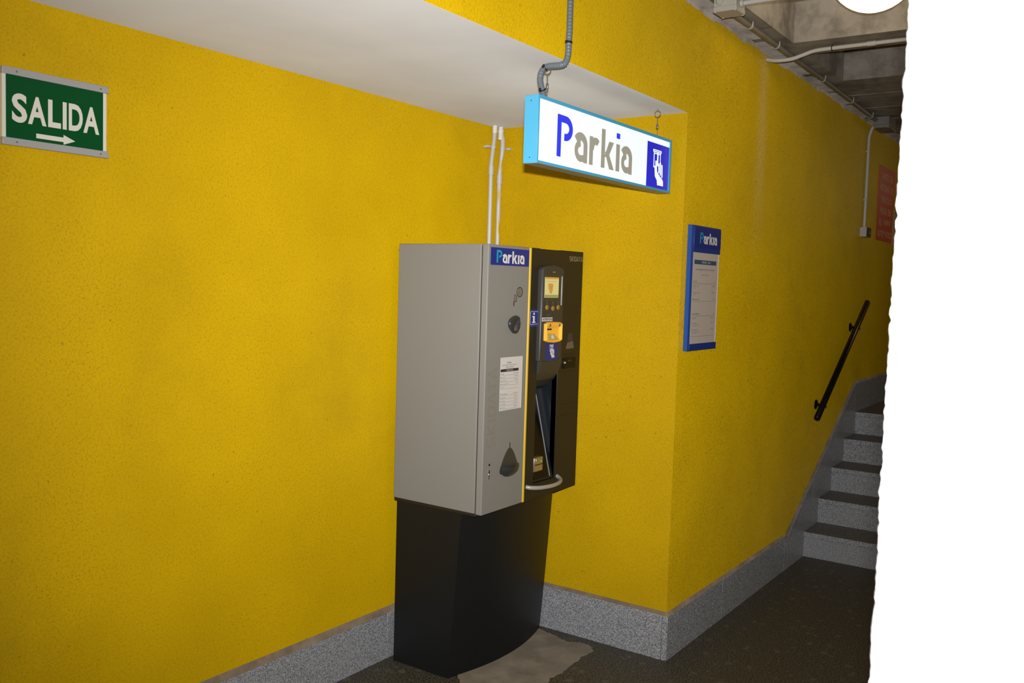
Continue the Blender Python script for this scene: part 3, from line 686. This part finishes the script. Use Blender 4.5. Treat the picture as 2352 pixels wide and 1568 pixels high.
# ------------------------------------------------------------------ hanging light box
SX0, SX1, SY0, SY1, SZ0, SZ1 = .8496, .9045, 2.4773, 3.4933, 1.988, 2.206
sg = thing('light_box_sign', ((SX0+SX1)/2, (SY0+SY1)/2, SZ0), 'glowing white light box lettered Parkia in a sky-blue frame', 'sign')
m = MB(); m.box(SX0+.006, SX1-.006, SY0+.001, SY1-.001, SZ0+.003, SZ1-.003)
for xa, xb in ((SX1-.008, SX1), (SX0, SX0+.008)):
    m.box(xa, xb, SY0, SY1, SZ1-.011, SZ1); m.box(xa, xb, SY0, SY1, SZ0, SZ0+.009); m.box(xa, xb, SY0, SY0+.006, SZ0+.009, SZ1-.011); m.box(xa, xb, SY1-.016, SY1, SZ0+.009, SZ1-.011)
m.build('housing', 'sign_blue', sg)
MB().bbox(SX0, SX1, SY0-.0012, SY0+.0015, SZ0, SZ1, .001, 1).build('end_cap', 'sign_blue', sg); MB().bbox(SX0, SX1, SY1-.0015, SY1+.0012, SZ0, SZ1, .001, 1).build('end_cap', 'sign_blue', sg)
MB().box(SX0+.001, SX1-.001, SY0+.002, SY1-.002, SZ0-.0008, SZ0+.0035).build('bottom_plate', 'aluminium_dull', sg); MB().box(SX0+.001, SX1-.001, SY0+.002, SY1-.002, SZ1-.0035, SZ1+.0005).build('top_plate', 'sign_blue', sg)
fy0, fy1, fz0, fz1 = SY0+.006, SY1-.016, SZ0+.009, SZ1-.011
XF = SX1-.004
lab(MB().box(XF-.003, XF, fy0, fy1, fz0, fz1).build('face_panel', 'sign_face', sg), 'backlit white face'); MB().box(SX0+.004, SX0+.007, fy0, fy1, fz0, fz1).build('face_panel', 'sign_face', sg)
logo_P(MB(), 2.600, 2.0255, 1, XF).build('letter', 'sign_letter_blue', sg)
logo_dot(MB(), 2.600, 2.0255, 1, XF).build('letter_dot', 'sign_letter_blue', sg)
for f in LETTERS:
    m = MB(); f(m, 2.600, 2.0245, 1, XF); m.build('letter', 'sign_letter_grey', sg)
ic = lab(MB().box(XF, XF+.0006, 3.276, fy1, fz0, 2.1735).build('icon_panel', 'sign_icon_blue', sg), 'blue square with a hand and ticket')
pictogram(MB(), 3.328, 2.0095, 1, XF+.0006).build('pictogram', 'sign_face', ic)
for zz in (2.188, 2.006): MB().lathe([(.0022, 0), (.0015, .0012), (0, .0014)], ((SX0+SX1)/2-.002, SY0-.001, zz), (0, -1, 0), 10).build('screw', 'tie_black', sg)
MB().lathe([(.011, 0), (.011, .008), (.009, .012)], (.877, 2.548, SZ1-.001), (0, 0, 1), 14).build('cable_gland', 'pvc_grey', sg)

def hanger(y, label):
    h = thing('sign_hanger', (.872, y, SZ1), label, 'hanger', 'wire hangers of the light box')
    cz = HS-.020
    m = MB(); m.tube([(.872+.0105*math.sin(t), y+.004*math.sin(t), cz+.0125*math.cos(t)) for t in [2*PI*i/20 for i in range(21)]], .0016, 6, False); m.build('ring', 'chrome', h)
    MB().tube([(.872, y, HS-.0095), (.872, y, HS-.0005)], .003, 8).build('eye_bolt', 'screw_metal', h)
    MB().tube([(.8735, y, cz-.012), (.8740, y, cz-.04), (.873, y, SZ1)], .0009, 5).build('wire', 'chrome', h)
    MB().tube([(.8705, y, cz-.012), (.8712, y, cz-.045)], .0009, 5).build('wire', 'chrome', h)
    MB().bbox(.868, .877, y-.003, y+.003, cz-.060, cz-.042, .0012, 1).build('clamp', 'screw_metal', h)
hanger(2.572, 'thin wire and ring holding the light box beside the flexible conduit')
hanger(3.415, 'thin wire and ring holding the light box end near the recess wall')

# grey flexible conduit feeding it
path = smooth([(W_+.0125, 2.553, 2.80), (W_+.0125, 2.554, 2.62), (W_+.0125, 2.553, 2.50), (W_+.0125, 2.553, 2.42), (W_+.0135, 2.549, 2.375), (W_+.016, 2.543, 2.335), (W_+.008, 2.540, 2.311), (.940, 2.541, 2.3065), (.912, 2.538, 2.3065), (.890, 2.533, 2.304), (.878, 2.528, 2.290), (.875, 2.524, 2.268), (.876, 2.530, 2.245), (.877, 2.541, 2.225), (.877, 2.548, 2.206)], 14)
path = resample(path, .0016)
fx = thing('flexible_conduit', (W_+.0125, 2.553, SZ1), 'grey ribbed flexible conduit running down the beam to the light box', 'conduit')
MB().tube(path, [.0098+.0014*math.sin(2*PI*i*.0016/.0056) for i in range(len(path))], 10).build('hose', 'pvc_grey', fx)
def near_i(z, lo=0): return min((i for i in range(len(path)) if i >= lo), key=lambda i: abs(path[i].z-z))
for i in (near_i(2.378), near_i(2.303), near_i(2.232, near_i(2.28))):
    t = (path[i+1]-path[i-1]).normalized()
    m = MB().lathe([(.0112, -.002), (.0124, -.002), (.0124, .002), (.0112, .002)], path[i], t, 14)
    m.bbox(path[i].x-.004, path[i].x+.004, path[i].y-.016, path[i].y-.011, path[i].z-.004, path[i].z+.004, .001, 1); m.build('cable_tie', 'tie_black', fx)

# ------------------------------------------------------------------ exit sign
sa = thing('exit_sign', (0, 1.391, 1.927), 'green SALIDA exit sign with a white arrow and aluminium rails', 'sign')
lab(MB().box(.001, .0095, 1.2405, 1.5375, 1.935, 2.125).build('backing', 'salida_white', sa), 'white backing plate')
MB().box(.0095, .0105, 1.2505, 1.5265, 1.940, 2.120).build('green_panel', 'salida_green', sa)
for z0_, z1_ in ((2.1125, 2.1325), (1.926, 1.946)):
    rl = MB().bbox(.001, .0135, 1.2395, 1.543, z0_, z1_, .001, 1).build('rail', 'aluminium', sa)
    for yy in (1.2775, 1.5175): MB().lathe([(.0028, 0), (.0024, .0012), (0, .0014)], (.0135, yy, (z0_+z1_)/2), (1, 0, 0), 10).build('screw', 'screw_metal', rl)
m = MB(); X = .0105
for ch, a, b in (('S', 1.2655, 1.3065), ('A', 1.3085, 1.3595), ('L', 1.3640, 1.4005), ('I', 1.4055, 1.4170), ('D', 1.4230, 1.4645), ('A', 1.4660, 1.5145)):
    ex = .0012 if ch == 'S' else 0
    MB().text(ch, a, b, 1.990-ex, 2.0655+ex, X, .030).build('letter', 'salida_white', sa)
MB().plate([(1.331, 1.9545), (1.331, 1.967), (1.408, 1.967), (1.408, 1.9745), (1.442, 1.9610), (1.408, 1.9475), (1.408, 1.9545)], X, X+.0004).build('arrow', 'salida_white', sa)

# ------------------------------------------------------------------ tariff board on the passage wall
XT = .971
tb = thing('tariff_board', (W_, 3.74, 1.331), 'narrow blue framed price board lettered Parkia on the passage wall', 'sign')
m = MB(); m.bbox(W_+.001, XT-.004, 3.584, 3.902, 1.331, 1.866, .001, 1); m.box(XT-.005, XT, 3.584, 3.606, 1.331, 1.866)
lab(m.build('frame', 'frame_blue_edge', tb), 'bright blue frame')
hd = MB().bbox(XT-.005, XT+.001, 3.606, 3.904, 1.752, 1.866, .001, 1).build('header', 'frame_blue', tb)
MB().box(XT+.001, XT+.0025, 3.61, 3.903, 1.775, 1.8585).build('header_plate', 'sticker_blue', hd)
MB().bbox(XT-.005, XT+.001, 3.606, 3.902, 1.331, 1.3595, .001, 1).build('footer', 'frame_blue', tb)
logo_P(MB(), 3.668, 1.7905, .345, XT+.0027).build('letter', 'letter_cyan', hd)
logo_rest(MB(), 3.668, 1.7905, .345, XT+.0027).build('lettering', 'letter_white', hd)
pp = lab(MB().box(XT-.005, XT-.001, 3.606, 3.898, 1.3595, 1.752).build('price_sheet', 'paper_far', tb), 'printed price sheet under clear plastic')
MB().box(XT-.004, XT, 3.8925, 3.899, 1.3595, 1.752).build('clear_edge', 'acrylic', tb)
X = XT-.001
MB().plate([(3.625, 1.702), (3.868, 1.702), (3.868, 1.7205), (3.625, 1.7205)], X, X+.0006).build('heading_bar', 'ink_blue', pp)
MB().text('TARIFAS - 2014', 3.70, 3.80, 1.707, 1.7155, X+.0007).build('heading', 'letter_white', pp)
m = MB(); m.text('APARCAMIENTO REYES DE ESPAÑA', 3.643, 3.852, 1.676, 1.685, X, .01); m.text('Abierto 24 horas', 3.71, 3.785, 1.654, 1.661, X)
rows = [(1.625, 'ROTACIÓN', 'I.V.A.', 1), (1.606, 'Minutos 1 a 31', '0,0400 €/min', 0), (1.597, 'por minuto', '', 2), (1.577, 'Minutos 31 a 660', '0,0353 €/min', 0), (1.568, 'por minuto', '', 2), (1.548, 'Máximo cada 24 h', '26,25 €', 1), (1.485, 'ABONO MENSUAL', 'I.V.A.', 1), (1.467, 'Abono 24 h', '90,00 €/mes', 0), (1.445, 'Abono diurno', '72,00 €/mes', 0), (1.437, 'de lunes a viernes de 8 a 22 h', '', 2), (1.417, 'Abono nocturno', '53,00 €/mes', 0), (1.409, 'de lunes a viernes de 20 a 9 h', '', 2), (1.402, 'sábados y domingos', '', 2)]
for zz, a, b, k in rows:
    hgt = .0075 if k != 2 else .0055
    m.text(a, 3.622 if k != 2 else 3.628, 3.76, zz, zz+hgt, X, .01 if k == 1 else 0, keep='l')
    if b: m.text(b, 3.78, 3.872, zz, zz+.0075, X, keep='r')
    if k == 1: m.plate([(3.622, zz-.006), (3.872, zz-.006), (3.872, zz-.0048), (3.622, zz-.0048)], X, X+.0004)
m.plate([(3.622, 1.391), (3.872, 1.391), (3.872, 1.3922), (3.622, 1.3922)], X, X+.0004)
m.build('print', 'ink_grey', pp)
MB().box(X-.001, X+.003, 3.606, 3.898, 1.3595, 1.3605).build('sheet_rail', 'frame_blue', tb)

# ------------------------------------------------------------------ two conduits in the recess corner
def riser(name, label, pts, cz, rad, clampbox, blobz, tm='pvc_white'):
    b = pts[0]; t = thing(name, b, label, 'pipe')
    lab(MB().tube(smooth(pts, 6), rad, 16).build('tube', tm, t), 'white plastic tube')
    q = min(smooth(pts, 20), key=lambda p: abs(p.z-cz))
    MB().lathe([(rad, -.022), (rad+.0025, -.021), (rad+.0025, .021), (rad, .022)], q, (0, 0, 1), 16).build('coupling', 'pvc_white', t)
    q = min(smooth(pts, 20), key=lambda p: abs(p.z-2.221))
    m = MB().lathe([(rad, -.006), (rad+.0022, -.006), (rad+.0022, .006), (rad, .006)], q, (0, 0, 1), 16); m.bbox(*clampbox, .001, 1); m.build('clamp', 'pvc_white', t)
    e = Vector(pts[-1]); m = MB(); prof = []
    for i in range(9): prof.append((rad+.0015+.0028*noise.noise(Vector((i*1.7, b[1]*9, 0))), -blobz+blobz*i/8.2))
    m.lathe(prof, (e.x, e.y, HS-.001), (0, 0, 1), 14); m.build('plaster_blob', 'letter_white', t)
riser('conduit_pipe', 'thin white conduit against the long wall rising from the pay machine', [(.030, 3.431, ZT+.001), (.030, 3.431, 1.95), (.030, 3.431, 2.12), (.030, 3.434, 2.165), (.030, 3.443, 2.22), (.030, 3.450, 2.27), (.030, 3.452, HS-.001)], 2.113, .0105, (.001, .030, 3.405, 3.4245, 2.216, 2.227), .035)
riser('conduit_pipe', 'thicker white conduit in the recess corner rising from the pay machine', [(.027, 3.502, ZT+.001), (.027, 3.502, 1.95), (.028, 3.502, 2.09), (.033, 3.502, 2.15), (.040, 3.502, 2.215), (.040, 3.502, 2.26), (.033, 3.500, 2.295), (.031, 3.498, HS-.001)], 2.082, .0115, (.052, .072, 3.515, YB-.001, 2.216, 2.227), .06, 'pvc_smeared')

# ------------------------------------------------------------------ ceiling conduits and boxes
lc = thing('ceiling_conduit', (1.04, 3.65, HC), 'dusty beige conduit clipped along the concrete ledge over the passage wall', 'conduit')
cp = [(1.050, 3.647, 2.759), (1.049, 3.9, 2.7595), (1.047, 4.46, 2.7585), (1.046, 5.12, 2.7565), (1.036, 5.75, 2.756), (1.030, 6.3, 2.7535), (1.03, 6.398, 2.753)]
MB().tube(smooth(cp, 6), .0130, 14).build('tube', 'pvc_beige', lc)
for yy, xx, zz in ((3.93, 1.049, 2.7595), (4.30, 1.0475, 2.7588), (5.08, 1.046, 2.7566), (5.72, 1.0365, 2.756), (6.24, 1.031, 2.754)):
    m = MB(); a = arc(xx, zz, .0148, .0148, -185, 5, 12)
    m.add([(p[0], yy+d_, p[1]) for p in a for d_ in (-.006, .006)]+[(xx+(p[0]-xx)*1.16, yy+d_, zz+(p[1]-zz)*1.16) for p in a for d_ in (-.006, .006)],
          [(2*i, 2*i+1, 2*i+3, 2*i+2) for i in range(12)]+[(26+2*i, 26+2*i+2, 26+2*i+3, 26+2*i+1) for i in range(12)]+[(2*i, 2*i+2, 28+2*i, 26+2*i) for i in range(12)]+[(2*i+1, 27+2*i, 29+2*i, 2*i+3) for i in range(12)])
    m.bbox(xx-.032, xx-.014, yy-.006, yy+.006, zz+.004, zz+.010, .001, 1); m.bbox(xx+.0145, xx+.0185, yy-.004, yy+.004, zz-.002, HC-.0005, .001, 1)
    m.build('clip', 'clip_white', lc)
def jbox(x0, x1, y0, y1, z0, label, pipes, bm_='box_white'):
    t = thing('junction_box', ((x0+x1)/2, (y0+y1)/2, HC), label, 'junction box')
    MB().bbox(x0+.002, x1-.002, y0+.002, y1-.002, z0+.022, HC-.0005, .003, 2).build('base', bm_, t)
    MB().bbox(x0, x1, y0, y1, z0, z0+.023, .004, 2).build('lid', bm_, t)
    for xx in (x0+.008, x1-.008):
        for yy in (y0+.008, y1-.008): MB().lathe([(.0045, 0), (.004, .002), (0, .0022)], (xx, yy, z0), (0, 0, -1), 10).build('lid_screw', 'clip_white', t)
    for c, ax, r_ in pipes: MB().lathe([(r_+.006, -.004), (r_+.006, .006), (r_+.001, .010)], c, ax, 12).build('gland', bm_, t)
    return t
jbox(1.036, 1.136, 3.545, 3.646, 2.718, 'white junction box at the start of the clipped ceiling conduit', [((1.065, 3.545, 2.758), (0, -1, 0), .010), ((1.136, 3.60, 2.755), (1, 0, 0), .010)])
jbox(1.015, 1.115, 6.400, 6.610, 2.700, 'dim-toned junction box above the small wall box', [((1.015, 6.51, 2.735), (-1, 0, 0), .011)], 'box_dimmed')
o = thing('ceiling_pipe', (1.15, 3.60, HC), 'short white pipe leaving the junction box across the ceiling rib', 'pipe')
MB().tube([(1.147, 3.60, 2.755), (1.6, 3.60, 2.757), (2.2, 3.60, 2.757)], .0105, 12).build('tube', 'pvc_white', o)
MB().bbox(1.50, 1.515, 3.588, 3.612, 2.742, HC-.0005, .001, 1).build('clip', 'clip_white', o)
o = thing('crossing_pipe', (.952, 4.45, 2.735), 'thin white pipe bending away from the yellow wall across the ceiling', 'pipe')
cp = smooth([(.953, 4.45, 2.735), (.985, 4.45, 2.727), (1.02, 4.45, 2.7235), (1.077, 4.45, 2.7245), (1.132, 4.45, 2.738), (1.186, 4.45, 2.751), (1.267, 4.45, 2.7535), (1.442, 4.45, 2.754), (1.6, 4.45, 2.7545), (2.3, 4.45, 2.7545)], 8)
MB().tube(cp, .0098, 12).build('tube', 'pvc_white', o)
MB().lathe([(.010, -.02), (.0122, -.019), (.0122, .019), (.010, .02)], (1.445, 4.45, 2.754), (1, 0, 0), 14).build('coupling', 'pvc_white', o)
MB().tube([(1.267+.0*t, 4.45+.012*math.sin(t), 2.7535+.012*math.cos(t)) for t in [2*PI*i/14 for i in range(15)]], .0022, 5, False).build('wire_tie', 'tie_black', o)
MB().tube([(1.267, 4.45, 2.7655), (1.27, 4.45, HC-.0005)], .002, 5).build('hook', 'tie_black', o)
o = thing('wall_conduit', (W_, 6.51, 2.05), 'thin grey conduit dropping down the yellow wall to the small wall box', 'conduit')
MB().tube(smooth([(W_+.014, 6.512, 2.050), (W_+.014, 6.512, 2.3), (W_+.014, 6.512, 2.60), (W_+.015, 6.512, 2.66), (W_+.028, 6.512, 2.71), (W_+.045, 6.512, 2.731), (1.006, 6.512, 2.735)], 8), .0105, 12).build('tube', 'pvc_white', o)
for zz in (2.236, 2.563): MB().bbox(W_+.0005, W_+.026, 6.494, 6.530, zz-.006, zz+.006, .002, 1).build('clip', 'pvc_white', o)
o = thing('wall_box', (W_, 6.49, 1.983), 'small white wall box at the foot of the thin grey conduit', 'box')
MB().bbox(W_+.0005, W_+.046, 6.450, 6.560, 1.983, 2.049, .003, 2).build('case', 'box_white', o); MB().bbox(W_+.045, W_+.052, 6.455, 6.555, 1.986, 2.046, .002, 1).build('front_plate', 'tie_black', o)
MB().box(W_+.052, W_+.053, 6.50, 6.53, 2.005, 2.02).build('button', 'button_amber', o)

# ------------------------------------------------------------------ signs by the stairs
rs = thing('notice_board', (W_, 7.16, 1.99), 'red notice telling drivers to pay before fetching the car', 'sign')
MB().bbox(W_+.001, W_+.005, 6.905, 7.425, 1.99, 2.527, .001, 1).build('panel', 'red_board', rs)
m = MB(); X = W_+.005
for k_, (s_, a, b) in enumerate((('ANTES DE', 7.005, 7.345), ('RETIRAR SU', 6.965, 7.375), ('VEHICULO', 7.0, 7.345), ('PAGUE EN', 6.99, 7.335), ('EL CAJERO', 6.975, 7.345), ('AUTOMATICO', 6.935, 7.405))):
    zc = 2.4575-k_*.0832; nn = len(s_); u = 0
    for w_ in s_.split():
        MB().text(w_, a+(b-a)*u/nn, a+(b-a)*(u+len(w_))/nn, zc-.024, zc+.024, X, .02).build('word', 'red_text', rs); u += len(w_)+1
cs_ = thing('notice_board', (W_, 7.66, 1.98), 'cream notice with a black pictogram beside the red notice', 'sign')
MB().bbox(W_+.001, W_+.004, 7.44, 7.86, 1.98, 2.245, .001, 1).build('panel', 'cream_board', cs_)
m = MB(); X = W_+.004; m.ribbon(rrect(7.475, 7.60, 2.13, 2.225, .004, 2), .006, X, .0004, closed=True); m.build('pictogram_frame', 'ink', cs_)
m = MB(); m.plate(arc(7.54, 2.205, .010, .010, 0, 330, 11), X, X+.0004); m.plate([(7.52, 2.192), (7.56, 2.192), (7.556, 2.165), (7.55, 2.14), (7.53, 2.14), (7.525, 2.165)], X, X+.0004); m.build('pictogram', 'ink', cs_)
m = MB()
for k_ in range(3): m.ribbon([(7.49, 2.117-.012*k_), (7.585-.012*k_, 2.117-.012*k_)], .006, X, .0004)
m.build('print', 'ink', cs_)

# ------------------------------------------------------------------ handrail
hr = thing('handrail', (W_, 5.58, .84), 'black tubular handrail on the yellow wall above the stairs', 'handrail')
A, B = Vector((.998, 5.488, .841)), Vector((.998, 6.585, 1.540)); dv = (B-A).normalized()
m = MB().lathe([(.014, 0), (.0185, .004), (.0185, (B-A).length-.004), (.014, (B-A).length)], A, dv, 18); m.build('rail', 'rail_black', hr)
for t_ in (.098, .752):
    p = A.lerp(B, t_); q = Vector((W_, p.y+.02, p.z+.002))
    bk = MB().lathe([(.030, .0005), (.030, .005), (.024, .009), (.010, .011), (.010, .02)], q, (1, 0, 0), 18).build('bracket', 'rail_black', hr)
    MB().tube([q+Vector((.015, 0, 0)), p], .008, 10).build('arm', 'rail_black', bk); MB().tube([p, p+Vector((.024, 0, -.004))], .006, 8).build('bolt', 'rail_black', bk)

# ------------------------------------------------------------------ globe lamps
def globe_lamp(c, r, top, label):
    lm = thing('globe_lamp', (c.x, c.y, top), label, 'lamp')
    MB().lathe([(r*math.sin(PI*i/24), -r*math.cos(PI*i/24)) for i in range(1, 24)], c, (0, 0, 1), 32).build('globe', 'globe', lm)
    MB().lathe([(.09, 0), (.10, .01), (.10, top-c.z-r*.88)], (c.x, c.y, c.z+r*.88), (0, 0, 1), 24).build('base', 'lamp_base', lm)
globe_lamp(Vector((1.572, 3.898, 2.915)), .176, 3.12, 'glowing round opal ceiling lamp in the concrete coffer')
globe_lamp(Vector((1.95, 8.3, 2.58)), .176, HC+.001, 'glowing round opal lamp under the flat ceiling over the stair landing')
